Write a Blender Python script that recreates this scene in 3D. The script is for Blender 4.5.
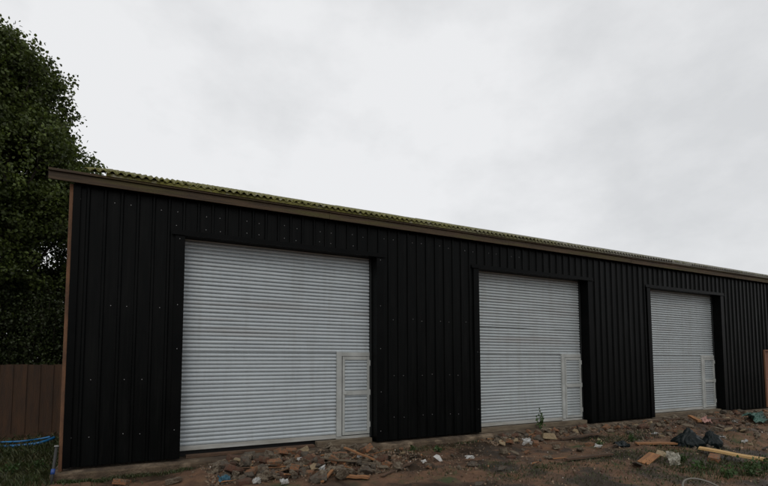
import bpy, bmesh, math, random
import numpy as np
from mathutils import Vector, Matrix, noise, Euler
random.seed(7); rng = np.random.default_rng(7)
SC = bpy.context.scene
for o in list(bpy.data.objects): bpy.data.objects.remove(o)
C = SC.collection
rad = math.radians

# ------------------------------------------------------------------ camera
YAW, PITCH, ROLL = 0.4655, 0.0642, -0.0028
FPX, CX, CY, CAMD, CAMH = 459.09, 386.1, 333.75, 9.157, 1.6275
CAM = Vector((0, -CAMD, CAMH))
_fw = Vector((math.sin(YAW)*math.cos(PITCH), math.cos(YAW)*math.cos(PITCH), math.sin(PITCH)))
_rt = Vector((math.cos(YAW), -math.sin(YAW), 0)); _up = _rt.cross(_fw)
RT = math.cos(ROLL)*_rt + math.sin(ROLL)*_up; UP = -math.sin(ROLL)*_rt + math.cos(ROLL)*_up
cd = bpy.data.cameras.new('camera'); cam = bpy.data.objects.new('camera', cd); C.objects.link(cam)
m = Matrix.Identity(4)
for i in range(3): m[i][0] = RT[i]; m[i][1] = UP[i]; m[i][2] = -_fw[i]; m[i][3] = CAM[i]
cam.matrix_world = m
cd.sensor_width = 36; cd.lens = FPX/768*36
cd.shift_x = (384-CX)/768; cd.shift_y = (CY-243)/768
cd.clip_start = 0.1; cd.clip_end = 3000
SC.camera = cam

# ------------------------------------------------------------------ world: overcast sky
SUN_EL, SUN_AZ = rad(42), rad(205)      # azimuth clockwise from +Y
w = bpy.data.worlds.new('World'); SC.world = w; w.use_nodes = True
nt = w.node_tree; nt.nodes.clear()
N = nt.nodes.new; L = nt.links.new
out = N('ShaderNodeOutputWorld'); bg = N('ShaderNodeBackground'); bg.inputs[1].default_value = 0.1
sky = N('ShaderNodeTexSky'); sky.sky_type = 'NISHITA'; sky.sun_disc = False
sky.sun_elevation = SUN_EL; sky.sun_rotation = SUN_AZ; sky.air_density = 1.0; sky.dust_density = 4.0
tc = N('ShaderNodeTexCoord')
mp = N('ShaderNodeMapping'); mp.inputs['Scale'].default_value = (1, 1, 1.7); L(tc.outputs['Generated'], mp.inputs[0])
n1 = N('ShaderNodeTexNoise'); n1.inputs['Scale'].default_value = 1.7; n1.inputs['Detail'].default_value = 5; n1.inputs['Roughness'].default_value = .5; n1.inputs['Distortion'].default_value = .3
L(mp.outputs[0], n1.inputs[0])
n2 = N('ShaderNodeTexNoise'); n2.inputs['Scale'].default_value = 5; n2.inputs['Detail'].default_value = 7; n2.inputs['Roughness'].default_value = .6
L(mp.outputs[0], n2.inputs[0])
am = N('ShaderNodeMath'); am.operation = 'MULTIPLY_ADD'; am.inputs[1].default_value = .38; L(n2.outputs[0], am.inputs[0]); am2 = N('ShaderNodeMath'); am2.operation = 'MULTIPLY'; am2.inputs[1].default_value = .68; L(n1.outputs[0], am2.inputs[0]); L(am2.outputs[0], am.inputs[2])
cr = N('ShaderNodeValToRGB'); L(am.outputs[0], cr.inputs[0])
e = cr.color_ramp.elements
SKYB = 10.2
e[0].position = .40; e[0].color = (.69*SKYB, .70*SKYB, .712*SKYB, 1)
e[1].position = .62; e[1].color = (.87*SKYB, .875*SKYB, .885*SKYB, 1)
mx = N('ShaderNodeMix'); mx.data_type = 'RGBA'; mx.inputs[0].default_value = .93
L(sky.outputs[0], mx.inputs[6]); L(cr.outputs[0], mx.inputs[7])
L(mx.outputs[2], bg.inputs[0]); L(bg.outputs[0], out.inputs[0])

sd = bpy.data.lights.new('sun', 'SUN'); sd.energy = 0.6; sd.angle = rad(25); sd.color = (1, .97, .93)
sun = bpy.data.objects.new('sun', sd); C.objects.link(sun)
sv = Vector((math.sin(SUN_AZ)*math.cos(SUN_EL), math.cos(SUN_AZ)*math.cos(SUN_EL), math.sin(SUN_EL)))
sun.rotation_euler = sv.to_track_quat('Z', 'Y').to_euler(); sun.location = sv*50
SC.view_settings.view_transform = 'Standard'; SC.view_settings.look = 'None'
SC.view_settings.exposure = 0.0; SC.view_settings.gamma = 1.0; SC.view_settings.use_curve_mapping = False

# ------------------------------------------------------------------ helpers
def mat(name, col, rough=.8, col2=None, scale=4, metallic=0, spec=.5, bump=0, bscale=30, lo=.35, hi=.65,
        stretch=(1, 1, 1), col3=None, scale3=1, lo3=.5, hi3=.65, island=0, coat=0, distort=0, rvar=0):
    M = bpy.data.materials.new(name); M.use_nodes = True
    t = M.node_tree; b = t.nodes['Principled BSDF']; n = t.nodes.new; l = t.links.new
    b.inputs['Roughness'].default_value = rough; b.inputs['Metallic'].default_value = metallic
    b.inputs['Specular IOR Level'].default_value = spec; b.inputs['Coat Weight'].default_value = coat
    b.inputs['Base Color'].default_value = (*col, 1)
    c = n('ShaderNodeTexCoord'); p = n('ShaderNodeMapping'); p.inputs['Scale'].default_value = stretch
    l(c.outputs['Object'], p.inputs[0])
    last = None
    def noise_mask(sc, a, z, det=6):
        q = n('ShaderNodeTexNoise'); q.inputs['Scale'].default_value = sc; q.inputs['Detail'].default_value = det
        q.inputs['Roughness'].default_value = .6; q.inputs['Distortion'].default_value = distort
        l(p.outputs[0], q.inputs[0])
        r = n('ShaderNodeMapRange'); r.inputs[1].default_value = a; r.inputs[2].default_value = z
        l(q.outputs[0], r.inputs[0]); return r.outputs[0]
    if col2:
        x = n('ShaderNodeMix'); x.data_type = 'RGBA'; x.inputs[6].default_value = (*col, 1); x.inputs[7].default_value = (*col2, 1)
        mk = noise_mask(scale, lo, hi); l(mk, x.inputs[0]); last = x.outputs[2]
        if rvar:
            rr = n('ShaderNodeMapRange'); rr.inputs[3].default_value = rough; rr.inputs[4].default_value = rough+rvar
            l(mk, rr.inputs[0]); l(rr.outputs[0], b.inputs['Roughness'])
    if col3:
        x = n('ShaderNodeMix'); x.data_type = 'RGBA'; x.inputs[7].default_value = (*col3, 1)
        if last: l(last, x.inputs[6])
        else: x.inputs[6].default_value = (*col, 1)
        l(noise_mask(scale3, lo3, hi3), x.inputs[0]); last = x.outputs[2]
    if island:
        g = n('ShaderNodeNewGeometry'); r = n('ShaderNodeMapRange'); r.inputs[3].default_value = 1-island; r.inputs[4].default_value = 1+island
        l(g.outputs['Random Per Island'], r.inputs[0])
        h = n('ShaderNodeHueSaturation')
        if last: l(last, h.inputs['Color'])
        else: h.inputs['Color'].default_value = (*col, 1)
        l(r.outputs[0], h.inputs['Value']); last = h.outputs[0]
    if last: l(last, b.inputs['Base Color'])
    if bump:
        q = n('ShaderNodeTexNoise'); q.inputs['Scale'].default_value = bscale; q.inputs['Detail'].default_value = 5
        l(p.outputs[0], q.inputs[0]); u = n('ShaderNodeBump'); u.inputs['Strength'].default_value = min(bump, 1); u.inputs['Distance'].default_value = .02*max(bump, 1)
        l(q.outputs[0], u.inputs['Height']); l(u.outputs[0], b.inputs['Normal'])
    return M

def tag(o, label=None, cat=None, group=None, kind=None):
    if label: o['label'] = label
    if cat: o['category'] = cat
    if group: o['group'] = group
    if kind: o['kind'] = kind
    return o
def empty(name, loc=(0, 0, 0), rz=0):
    o = bpy.data.objects.new(name, None); C.objects.link(o); o.location = loc; o.rotation_euler = (0, 0, rz); return o
def link(name, me, parent=None, mtl=None, loc=None, rot=None):
    o = bpy.data.objects.new(name, me); C.objects.link(o)
    if mtl and not me.materials: me.materials.append(mtl)
    if parent: o.parent = parent
    if loc is not None: o.location = loc
    if rot is not None: o.rotation_euler = rot
    return o
def pymesh(name, vs, fs, smooth=False):
    me = bpy.data.meshes.new(name); me.from_pydata([tuple(v) for v in vs], [], fs); me.update()
    if smooth: me.polygons.foreach_set('use_smooth', [True]*len(me.polygons))
    return me
def npmesh(name, V, F4):
    me = bpy.data.meshes.new(name); nv, nf = len(V), len(F4); k = F4.shape[1]
    me.vertices.add(nv); me.vertices.foreach_set('co', V.astype(np.float32).ravel())
    me.loops.add(nf*k); me.loops.foreach_set('vertex_index', F4.astype(np.int32).ravel())
    me.polygons.add(nf); me.polygons.foreach_set('loop_start', np.arange(nf, dtype=np.int32)*k)
    try: me.polygons.foreach_set('loop_total', np.full(nf, k, dtype=np.int32))
    except Exception: pass
    me.update(calc_edges=True); me.validate(); return me
class MB:
    def __init__(s): s.v = []; s.f = []
    def box(s, x0, x1, y0, y1, z0, z1):
        b = len(s.v)
        s.v += [(x0, y0, z0), (x1, y0, z0), (x1, y1, z0), (x0, y1, z0), (x0, y0, z1), (x1, y0, z1), (x1, y1, z1), (x0, y1, z1)]
        s.f += [tuple(b+i for i in q) for q in ((0, 3, 2, 1), (4, 5, 6, 7), (0, 1, 5, 4), (1, 2, 6, 5), (2, 3, 7, 6), (3, 0, 4, 7))]; return s
    def tube(s, pts, r, seg=8, r1=None, cap=True):
        pts = [Vector(p) for p in pts]; b = len(s.v); n = len(pts)
        for i, p in enumerate(pts):
            d = (pts[min(i+1, n-1)]-pts[max(i-1, 0)]).normalized()
            a = d.cross(Vector((0, 0, 1)));
            if a.length < .05: a = d.cross(Vector((1, 0, 0)))
            a.normalize(); c = d.cross(a); rr = r if r1 is None else r+(r1-r)*i/(n-1)
            for k in range(seg):
                t = 2*math.pi*k/seg; s.v.append(tuple(p+rr*(math.cos(t)*a+math.sin(t)*c)))
        for i in range(n-1):
            for k in range(seg):
                s.f.append((b+i*seg+k, b+i*seg+(k+1) % seg, b+(i+1)*seg+(k+1) % seg, b+(i+1)*seg+k))
        if cap: s.f.append(tuple(b+k for k in range(seg))[::-1]); s.f.append(tuple(b+(n-1)*seg+k for k in range(seg)))
        return s
    def build(s, name, mtl, parent=None, bevel=0, smooth=False, **kw):
        me = pymesh(name, s.v, s.f, smooth)
        if bevel:
            bm = bmesh.new(); bm.from_mesh(me); bmesh.ops.bevel(bm, geom=bm.edges[:], offset=bevel, segments=2, affect='EDGES', profile=.6); bm.to_mesh(me); bm.free()
        return link(name, me, parent, mtl, **kw)

def ray(px, py):
    return (_fw + RT*((px-CX)/FPX) - UP*((py-CY)/FPX)).normalized()
def aty(px, py, Y):
    d = ray(px, py); return CAM + d*((Y-CAM.y)/d.y)

# ------------------------------------------------------------------ ground shape
X1, W, P, DH, XC = .436, 3.914, 6.746, 4.0, -1.30
XE = 30.0
def sm(a, b, x):
    t = max(0, min(1, (x-a)/(b-a))); return t*t*(3-2*t)
MOUNDS = [(10.3, -2.9, 1.9, .7, .17), (12.6, -3.3, 1.6, .7, .2), (13.5, -1.5, 3, .7, .12), (7.9, -3.5, .9, .5, .03), (17, -1.3, 3, .8, .12), (9.1, -3.9, .8, .35, .1)]
PILES = [(1.8, -.8, .95, .5, .15), (3.1, -.95, .9, .6, .16), (8.2, -.62, 1.4, .3, .11), (10.3, -.62, 1.2, .3, .1), (15.5, -.7, 2.5, .4, .12), (20, -.8, 3, .4, .1), (.6, -1.1, .5, .3, .07)]
def g(x, y):
    if abs(x) > 60 or abs(y) > 60: return -.28
    z = -.235
    z += .035*noise.noise(Vector((x*.6, y*.6, 3))) + .03*noise.noise(Vector((x*2.1, y*2.1, 9))) + .026*noise.noise(Vector((x*5, y*5, 1))) + .016*noise.noise(Vector((x*13, y*13, 5)))
    if -12 < y < 1:
        for cx, cy, rx, ry, h in MOUNDS:
            d = ((x-cx)/rx)**2+((y-cy)/ry)**2
            if d < 6: z += h*math.exp(-d)*(1+.35*noise.noise(Vector((x*4, y*4, 7))))
        for cx, cy, rx, ry, h in PILES:
            d = ((x-cx)/rx)**2+((y-cy)/ry)**2
            if d < 6: z += h*math.exp(-d)*(.8+.7*noise.noise(Vector((x*5, y*5, 2))))
    z += .25*sm(-4.5, -9, y)
    if x < -1.2: z += .05*sm(-1.2, -2.5, x)
    if XC-.2 < x < XE+.3 and -.32 < y < 9.3: z = min(z, -.2)
    return z
def gp(px, py, dz=0):
    d = ray(px, py); t = 3.0
    for _ in range(4000):
        p = CAM+d*t
        if p.z <= g(p.x, p.y)+dz: break
        t += .01
    return Vector((p.x, p.y, g(p.x, p.y)))

def axis(segs):
    o = []
    for a, b, st in segs:
        n = max(1, round((b-a)/st)); o += [a+(b-a)*i/n for i in range(n)]
    o.append(segs[-1][1]); return o
xs = axis([(-1500, -200, 260), (-200, -40, 20), (-40, -6, 2), (-6, 18, .055), (18, 26, .12), (26, 60, 2), (60, 200, 20), (200, 1500, 260)])
ys = axis([(-1500, -200, 260), (-200, -30, 17), (-30, -6, 1.2), (-6, -.1, .05), (-.1, 6, .35), (6, 30, 2), (30, 200, 17), (200, 1500, 260)])
V = np.array([(x, y, g(x, y)) for y in ys for x in xs]); nx = len(xs)
F = np.array([(j*nx+i, j*nx+i+1, (j+1)*nx+i+1, (j+1)*nx+i) for j in range(len(ys)-1) for i in range(nx-1)])
me = npmesh('ground', V, F); me.polygons.foreach_set('use_smooth', [True]*len(me.polygons))

M_ground = bpy.data.materials.new('soil'); M_ground.use_nodes = True
t = M_ground.node_tree; b = t.nodes['Principled BSDF']; n = t.nodes.new; l = t.links.new
c = n('ShaderNodeTexCoord')
def NZ(sc, det=6, rough=.6, dist=0):
    q = n('ShaderNodeTexNoise'); q.inputs['Scale'].default_value = sc; q.inputs['Detail'].default_value = det
    q.inputs['Roughness'].default_value = rough; q.inputs['Distortion'].default_value = dist; l(c.outputs['Object'], q.inputs[0]); return q.outputs[0]
def RG(s, a, z, o0=0, o1=1):
    r = n('ShaderNodeMapRange'); r.inputs[1].default_value = a; r.inputs[2].default_value = z; r.inputs[3].default_value = o0; r.inputs[4].default_value = o1; l(s, r.inputs[0]); return r.outputs[0]
def MX(a, bb, f):
    x = n('ShaderNodeMix'); x.data_type = 'RGBA'; l(f, x.inputs[0])
    for s, v in ((6, a), (7, bb)):
        if isinstance(v, tuple): x.inputs[s].default_value = (*v, 1)
        else: l(v, x.inputs[s])
    return x.outputs[2]
big = NZ(.9, 5, .55)
colr = MX((.078, .041, .023), (.155, .082, .043), RG(NZ(3.2, 8, .7), .38, .62))
colr = MX(colr, (.16, .105, .06), RG(NZ(5, 9, .75), .52, .72))
colr = MX(colr, (.045, .055, .018), RG(NZ(1.3, 9, .75), .54, .64))
colr = MX(colr, (.17, .075, .03), RG(NZ(3.3, 6, .7, 1), .60, .72))
colr = MX(colr, (.036, .023, .013), RG(big, .48, .58))
l(colr, b.inputs['Base Color'])
l(RG(big, .48, .60, .85, .30), b.inputs['Roughness']); b.inputs['Specular IOR Level'].default_value = .4
bu = n('ShaderNodeBump'); bu.inputs['Strength'].default_value = 1; bu.inputs['Distance'].default_value = .03
l(NZ(28, 8, .7), bu.inputs['Height']); l(bu.outputs[0], b.inputs['Normal'])
ground = link('ground', me, None, M_ground); tag(ground, kind='structure')

# ------------------------------------------------------------------ materials
M_clad = mat('black_cladding', (.0014, .0018, .0018), .24, (.0028, .0033, .0033), 1.3, spec=.062, bump=.6, bscale=1.6, stretch=(2, 1, .3), rvar=.2, col3=(.0048, .0052, .005), scale3=3, lo3=.5, hi3=.75)
M_flash = mat('black_flashing', (.0014, .0018, .0018), .35, (.0028, .003, .003), 2.2, spec=.055, bump=.1, bscale=2)
M_reveal = mat('guide_steel', (.03, .033, .033), .35, spec=.5, metallic=.4)
def galv(name, c1, c2, sc=(1, 1, 1)):
    return mat(name, c1, .42, c2, 3.5, metallic=.15, spec=.45, stretch=sc, col3=(.34, .35, .35), scale3=1.1, lo3=.55, hi3=.75, bump=.02, bscale=20)
M_slat = galv('galvanised_slats', (.47, .515, .535), (.38, .42, .44), (.25, 1, 3.5))
def streaks(M, col, off, amt, sc=(3.2, 1, .22)):
    t = M.node_tree; b = t.nodes['Principled BSDF']; n = t.nodes.new; l = t.links.new
    src = b.inputs['Base Color'].links[0].from_socket
    c = n('ShaderNodeTexCoord'); p = n('ShaderNodeMapping'); p.inputs['Scale'].default_value = sc; p.inputs['Location'].default_value = (off, 0, off); l(c.outputs['Object'], p.inputs[0])
    q = n('ShaderNodeTexNoise'); q.inputs['Scale'].default_value = 2.2; q.inputs['Detail'].default_value = 8; q.inputs['Roughness'].default_value = .7; l(p.outputs[0], q.inputs[0])
    r = n('ShaderNodeMapRange'); r.inputs[1].default_value = .48; r.inputs[2].default_value = .72; r.inputs[4].default_value = amt; l(q.outputs[0], r.inputs[0])
    x = n('ShaderNodeMix'); x.data_type = 'RGBA'; x.inputs[7].default_value = (*col, 1); l(src, x.inputs[6]); l(r.outputs[0], x.inputs[0]); l(x.outputs[2], b.inputs['Base Color']); return M
M_slats = [streaks(M_slat, (.27, .27, .25), 0, .28)]
M_slats.append(streaks(galv('galvanised_slats_dusty', (.44, .48, .49), (.36, .395, .405), (.25, 1, 3.5)), (.25, .24, .22), 5, .32))
M_slats.append(streaks(galv('galvanised_slats_dull', (.40, .44, .45), (.33, .36, .37), (.25, 1, 3.5)), (.23, .23, .2), 11, .32))
streaks(M_clad, (.010, .010, .009), 3, .4, (6, 1, .3))
M_frame = mat('white_aluminium', (.38, .395, .38), .5, (.29, .30, .285), 3, spec=.4)
M_bar = mat('bottom_bar_metal', (.38, .385, .37), .5, (.24, .235, .205), 2.5, spec=.4, stretch=(.6, 1, 3))
M_seam_shade = mat('seam_and_shade', (.02, .02, .02), .9)  # shutter seam, and the painted dark of the panels behind the shutters
M_conc = mat('slab_concrete', (.10, .07, .042), .95, (.045, .03, .018), 5, bump=1, bscale=40, col3=(.20, .15, .10), scale3=2.2, lo3=.52, hi3=.66)
M_fascia = mat('weathered_fascia', (.078, .050, .027), .9, (.036, .025, .015), 3, stretch=(.35, 2, 5), col3=(.066, .058, .018), scale3=2.2, lo3=.50, hi3=.66, bump=.5, bscale=25)
M_edge = mat('edge_timber', (.15, .07, .032), .85, (.07, .035, .018), 4, stretch=(2, 2, .7), bump=.4)
M_screw = mat('screw_head', (.28, .28, .28), .35, metallic=.7, spec=.6)
M_moss = mat('moss', (.14, .135, .018), 1, (.045, .05, .008), 30, island=.5)

M_roof = mat('mossy_fibre_cement', (.15, .14, .03), .95, (.085, .08, .022), 4, col3=(.27, .26, .20), scale3=4.5, lo3=.55, hi3=.68, bump=.8, bscale=35)
t = M_roof.node_tree; b = t.nodes['Principled BSDF']; n = t.nodes.new; l = t.links.new
src = b.inputs['Base Color'].links[0].from_socket
c = n('ShaderNodeTexCoord'); sx = n('ShaderNodeSeparateXYZ'); l(c.outputs['Object'], sx.inputs[0])
nz = n('ShaderNodeTexNoise'); nz.inputs['Scale'].default_value = .8; nz.inputs['Detail'].default_value = 6; l(c.outputs['Object'], nz.inputs[0])
ma = n('ShaderNodeMath'); ma.operation = 'MULTIPLY_ADD'; l(nz.outputs[0], ma.inputs[0]); ma.inputs[1].default_value = 14; l(sx.outputs[0], ma.inputs[2])
r = n('ShaderNodeMapRange'); r.inputs[1].default_value = 13; r.inputs[2].default_value = 20; l(ma.outputs[0], r.inputs[0])
x = n('ShaderNodeMix'); x.data_type = 'RGBA'; x.inputs[7].default_value = (.17, .165, .14, 1); l(src, x.inputs[6]); l(r.outputs[0], x.inputs[0]); l(x.outputs[2], b.inputs['Base Color'])

# ------------------------------------------------------------------ the shed
shed = empty('metal_shed', (XC, 0, -.2))
tag(shed, 'long black steel clad shed with three white roller shutters and a mossy corrugated roof', 'shed')
def SP(o):   # parent to the shed while keeping world placement
    o.parent = shed; o.matrix_parent_inverse = Matrix.Translation(-Vector(shed.location)); return o
ZB, ZT = -.06, 4.72
OPEN = [(X1+i*P, X1+i*P+W, 0, DH) for i in range(3)]
TD = aty(763, 349, 0.0).x
OPEN.append((TD, TD+.95, 0, 2.1))
# cladding with outward ribs
prof = []
pitch = .25; x = XC
while x < XE:
    for dx, dy in ((0, 0), (.176, 0), (.182, .004), (.194, .032), (.198, .035), (.224, .035), (.228, .032), (.240, .004), (.246, 0)):
        if x+dx < XE: prof.append((x+dx, -dy))
    x += pitch
prof.append((XE, 0))
for a, b_, _, _ in OPEN:
    for q in (a, b_):
        for i in range(len(prof)-1):
            if prof[i][0] < q < prof[i+1][0]:
                f = (q-prof[i][0])/(prof[i+1][0]-prof[i][0]); prof.insert(i+1, (q, prof[i][1]+f*(prof[i+1][1]-prof[i][1]))); break
vs, fs = [], []
for i in range(len(prof)-1):
    (xa, ya), (xb, yb) = prof[i], prof[i+1]; mid = (xa+xb)/2; z0 = ZB
    for a, b_, o0, o1 in OPEN:
        if a <= mid <= b_: z0 = o1
    zz = [z0, (z0+ZT)/2, ZT] if z0 < 1 else [z0, ZT]
    k = len(vs)
    for z in zz: vs += [(xa, ya, z), (xb, yb, z)]
    for j in range(len(zz)-1): fs.append((k+2*j, k+2*j+1, k+2*j+3, k+2*j+2))
me = pymesh('cladding', vs, fs)
bm = bmesh.new(); bm.from_mesh(me); bmesh.ops.remove_doubles(bm, verts=bm.verts, dist=1e-5); bm.to_mesh(me); bm.free()
SP(link('cladding', me, None, M_clad))
# other walls (gables and back)
mb = MB(); zr = ZT+.36*4.6
for xw in (XC+.02, XE-.02):
    k = len(mb.v); mb.v += [(xw, .05, ZB), (xw, 9.2, ZB), (xw, 9.2, ZT), (xw, 4.6, zr), (xw, .05, ZT)]; mb.f.append((k, k+1, k+2, k+3, k+4))
k = len(mb.v); mb.v += [(XC+.02, 9.2, ZB), (XE-.02, 9.2, ZB), (XE-.02, 9.2, ZT), (XC+.02, 9.2, ZT)]; mb.f.append((k, k+1, k+2, k+3))
SP(mb.build('wall', M_clad))
# slab with an uneven edge
vs, fs = [], []; nX = 420
for i in range(nX+1):
    x = XC-.15+(XE-XC+.2)*i/nX
    e1 = .03*noise.noise(Vector((x*1.3, 0, 0)))+.018*noise.noise(Vector((x*7, 0, 4))); e2 = .012*noise.noise(Vector((x*5, 2, 0)))
    vs += [(x, -.16+e1, -.42), (x, -.16+e1, -.155+e2), (x, -.145+e1, -.135+e2), (x, -.01, -.115+e2*.5), (x, .2, -.11)]
for i in range(nX):
    for j in range(4): a = i*5+j; fs.append((a, a+5, a+6, a+1)[::-1])
k = len(vs); vs += [(XC-.15, .2, -.11), (XE+.05, .2, -.11), (XE+.05, 9.3, -.11), (XC-.15, 9.3, -.11)]; fs.append((k, k+1, k+2, k+3))
SP(link('slab', pymesh('slab', vs, fs), None, M_conc))
# corner post, fascia, roof
SP(MB().box(XC-.06, XC-.006, -.03, .07, -.15, 4.66).build('corner_post', M_edge, bevel=.006))
SP(MB().box(XC-.006, XC+.10, -.045, -.038, ZB-.01, 4.66).build('corner_flashing', M_flash))
segs = [-1.64, 3.2, 8.05, 12.9, 17.7, 22.5, 30.3]
for i in range(6):
    a, b_ = segs[i]+.002, segs[i+1]-.002; dz = random.uniform(-.006, .006)
    SP(MB().box(a, b_, -.152-.004*(i % 2), -.122, 4.66+dz, 4.79+dz).build('fascia_board', M_fascia, bevel=.004))
    SP(MB().box(a, b_, -.185, -.112, 4.797+dz, 4.838+dz).build('drip_batten', M_fascia, bevel=.005))
SP(MB().box(XC, XE, -.118, .04, 4.70, 4.72).build('soffit', M_fascia))
# corrugated roof
PCH, AMP = .128, .024
vs, fs = [], []; RX0, RX1 = -1.15, 30.2
nX = int((RX1-RX0)/PCH*8)
rows = [(-.23, 0), (-.1, .13), (.6, .83), (4.4, 4.63), (9.4, -4.6)]
def rz(y): return 4.862+.024 + .380*(y+.23) if y <= 4.4 else 4.862+.024+.380*4.63-.380*(y-4.4)
ysr = [-.23, -.12, .3, 1.2, 2.2, 3.3, 4.4, 9.5]
for i in range(nX+1):
    x = RX0+(RX1-RX0)*i/nX
    ph = math.sin(2*math.pi*x/PCH)*AMP
    sheet = math.floor(x/.99); rs = random.Random(sheet); jog = rs.uniform(-.02, .02); lift = rs.uniform(-.006, .008)
    for y in ysr: vs.append((x, y+(jog if y < 0 else 0), rz(y)+ph+lift))
    for y in ysr: vs.append((x, y+(jog if y < 0 else 0), rz(y)+ph+lift-.012))
m_ = len(ysr)
for i in range(nX):
    a = i*2*m_; b_ = a+2*m_
    for j in range(m_-1):
        fs.append((a+j, b_+j, b_+j+1, a+j+1)); fs.append((a+m_+j, a+m_+j+1, b_+m_+j+1, b_+m_+j))
    fs.append((a, a+m_, b_+m_, b_))
roofo = SP(link('roof', pymesh('roof', vs, fs, True), None, M_roof))
SP(MB().box(RX0+.32, 30.1, -.205, -.19, 4.826, 4.878).build('eaves_filler', M_roof))
# moss cushions on the roof edge
mv, mf = [], []
for _ in range(2600):
    x = RX0+.1+(RX1-RX0-.2)*(random.random()**1.5); y = -.23+abs(random.gauss(0, .35))
    if y > 2: continue
    ph = math.sin(2*math.pi*x/PCH)*AMP; s = random.uniform(.008, .028); z = rz(y)+ph
    k = len(mv)
    for i in range(6): a = i*math.pi/3; mv.append((x+s*math.cos(a)*random.uniform(.7, 1.2), y+s*math.sin(a), z-.004))
    for i in range(6): a = i*math.pi/3+.4; mv.append((x+.6*s*math.cos(a), y+.6*s*math.sin(a), z+s*.45))
    mv.append((x, y, z+s*.65))
    for i in range(6):
        j = (i+1) % 6; mf += [(k+i, k+j, k+6+j, k+6+i), (k+6+i, k+6+j, k+12)]
mo = SP(link('moss', pymesh('moss', mv, mf, True), None, M_moss)); mo['kind'] = 'stuff'

# flashings round the openings
def shutter(i):
    a, b_, _, zt = OPEN[i]; YD = .275
    for s, x0, x1 in ((0, a-.165, a), (1, b_, b_+.175)):
        f = MB(); f.box(x0, x1, -.044, -.040, ZB-.008, zt+.0); 
        if s == 0: f.box(a-.004, a, -.0395, YD+.05, ZB, zt)
        else: f.box(b_, b_+.004, -.0395, YD+.05, ZB, zt)
        SP(f.build('side_flashing', M_flash))
    f = MB(); f.box(a-.22, b_+.22, -.047, -.043, zt+.002, zt+.085); f.box(a-.22, b_+.22, -.075, -.043, zt-.012, zt+.0015)
    f.box(a, b_, -.0425, YD+.05, zt+.0015, zt+.006)
    SP(f.build('header_flashing', M_flash))
    # curtain
    wx0 = b_-.83; wx1 = b_-.03; wz = 1.86
    SL = .0755; vs, fs = [], []; r = random.Random(i+3)
    def slats(x0, x1, z0, z1, y, vs, fs, bow=0):
        ncol = max(2, int((x1-x0)/.35)+1); z = z0; kk = 0
        while z < z1-1e-4:
            dy = r.uniform(-.002, .002); tl = r.uniform(-.0016, .0016)
            pr = [(0, .021), (.0095, .022), (.0105, -.006), (.015, -.009), (.034, -.0115), (.052, -.0105), (.056, -.008), (.066, .012), (.0755, .021)]
            base = len(vs)
            for ci in range(ncol+1):
                x = x0+(x1-x0)*ci/ncol
                wv = .0025*math.sin(x*1.7+z*2.3+i)+.0018*math.sin(x*4.1-z*1.1)
                for h, d in pr:
                    vs.append((x, y+d+dy+tl*(h/SL)+wv, min(z+h, z1)))
            m2 = len(pr)
            for ci in range(ncol):
                for j in range(m2-1): q = base+ci*m2+j; fs.append((q, q+m2, q+m2+1, q+1))
            z += SL
        return
    slats(a+.002, wx0, .10, wz, YD, vs, fs)
    slats(a+.002, b_-.045, wz+.0005, zt+.03, YD, vs, fs)
    cur = SP(link('roller_shutter', pymesh('roller_shutter', vs, fs, False), None, M_slats[i]))
    try: cur.data.set_sharp_from_angle(angle=rad(35))
    except Exception: pass
    cur['label'] = ['white slatted roller shutter nearest the left corner of the shed', 'middle white roller shutter with a dark seam across its slats', 'rightmost and smallest looking white roller shutter'][i]
    def sub(mb, name, mtl, bevel=.003): return mb.build(name, mtl, cur, bevel=bevel)
    sub(MB().box(a+.002, wx0-.002, YD-.02, YD+.012, .015, .10), 'bottom_bar', M_bar)
    sub(MB().box(wx0-.002, b_-.045, YD-.022, YD+.012, -.03, .055), 'bottom_bar', M_bar)
    if i == 1: sub(MB().box(a+.004, b_-.05, YD-.0135, YD+.004, 2.56, 2.575), 'seam', M_seam_shade, 0)
    # wicket: fixed post + top, then the hinged leaf
    fr = MB(); fr.box(wx0, wx0+.115, YD-.045, YD+.01, .058, wz+.02); fr.box(wx0+.1155, b_-.045, YD-.030, YD+.01, wz-.075, wz+.012)
    sub(fr, 'wicket_frame', M_frame)
    lx0, lx1, lz0, lz1 = wx0+.135, b_-.05, .075, wz-.085
    lf = MB(); y0, y1 = YD-.038, YD+.008
    lf.box(lx0, lx0+.055, y0, y1, lz0, lz1); lf.box(lx1-.055, lx1, y0, y1, lz0, lz1)
    lf.box(lx0+.0555, lx1-.0555, y0+.001, y1, lz0, lz0+.06); lf.box(lx0+.0555, lx1-.0555, y0+.001, y1, lz1-.07, lz1)
    zm = (lz0+lz1)/2+.06; lf.box(lx0+.0555, lx1-.0555, y0+.001, y1, zm-.05, zm+.045)
    door = sub(lf, 'wicket_door', M_frame)
    for z0, z1 in ((lz0+.061, zm-.051), (zm+.046, lz1-.071)):
        v2, f2 = [], []; slats(lx0+.056, lx1-.056, z0, z1, YD-.005, v2, f2)
        link('louvre_panel', pymesh('louvre_panel', v2, f2, False), cur, M_slats[i])
    sub(MB().box(lx0+.02, lx0+.10, y0-.012, y0-.0005, zm-.035, zm+.03), 'lock', M_frame, .004)
    for hz in (.28, zm, lz1-.14): sub(MB().tube([(lx1+.008, y0-.004, hz-.06), (lx1+.008, y0-.004, hz+.06)], .011), 'hinge', M_frame, 0)
    # guide channel
    gch = MB(); gch.box(b_-.044, b_-.0015, YD-.04, YD-.02, .0, zt)
    sub(gch, 'guide_rail', M_reveal, 0)
    # added near-black panel behind, its colour stands in for the unlit inside
    SP(MB().box(a-.05, b_+.05, YD+.10, YD+.13, -.1, zt+.1).build('interior_shade_panel', M_seam_shade))
for i in range(3): shutter(i)
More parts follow.
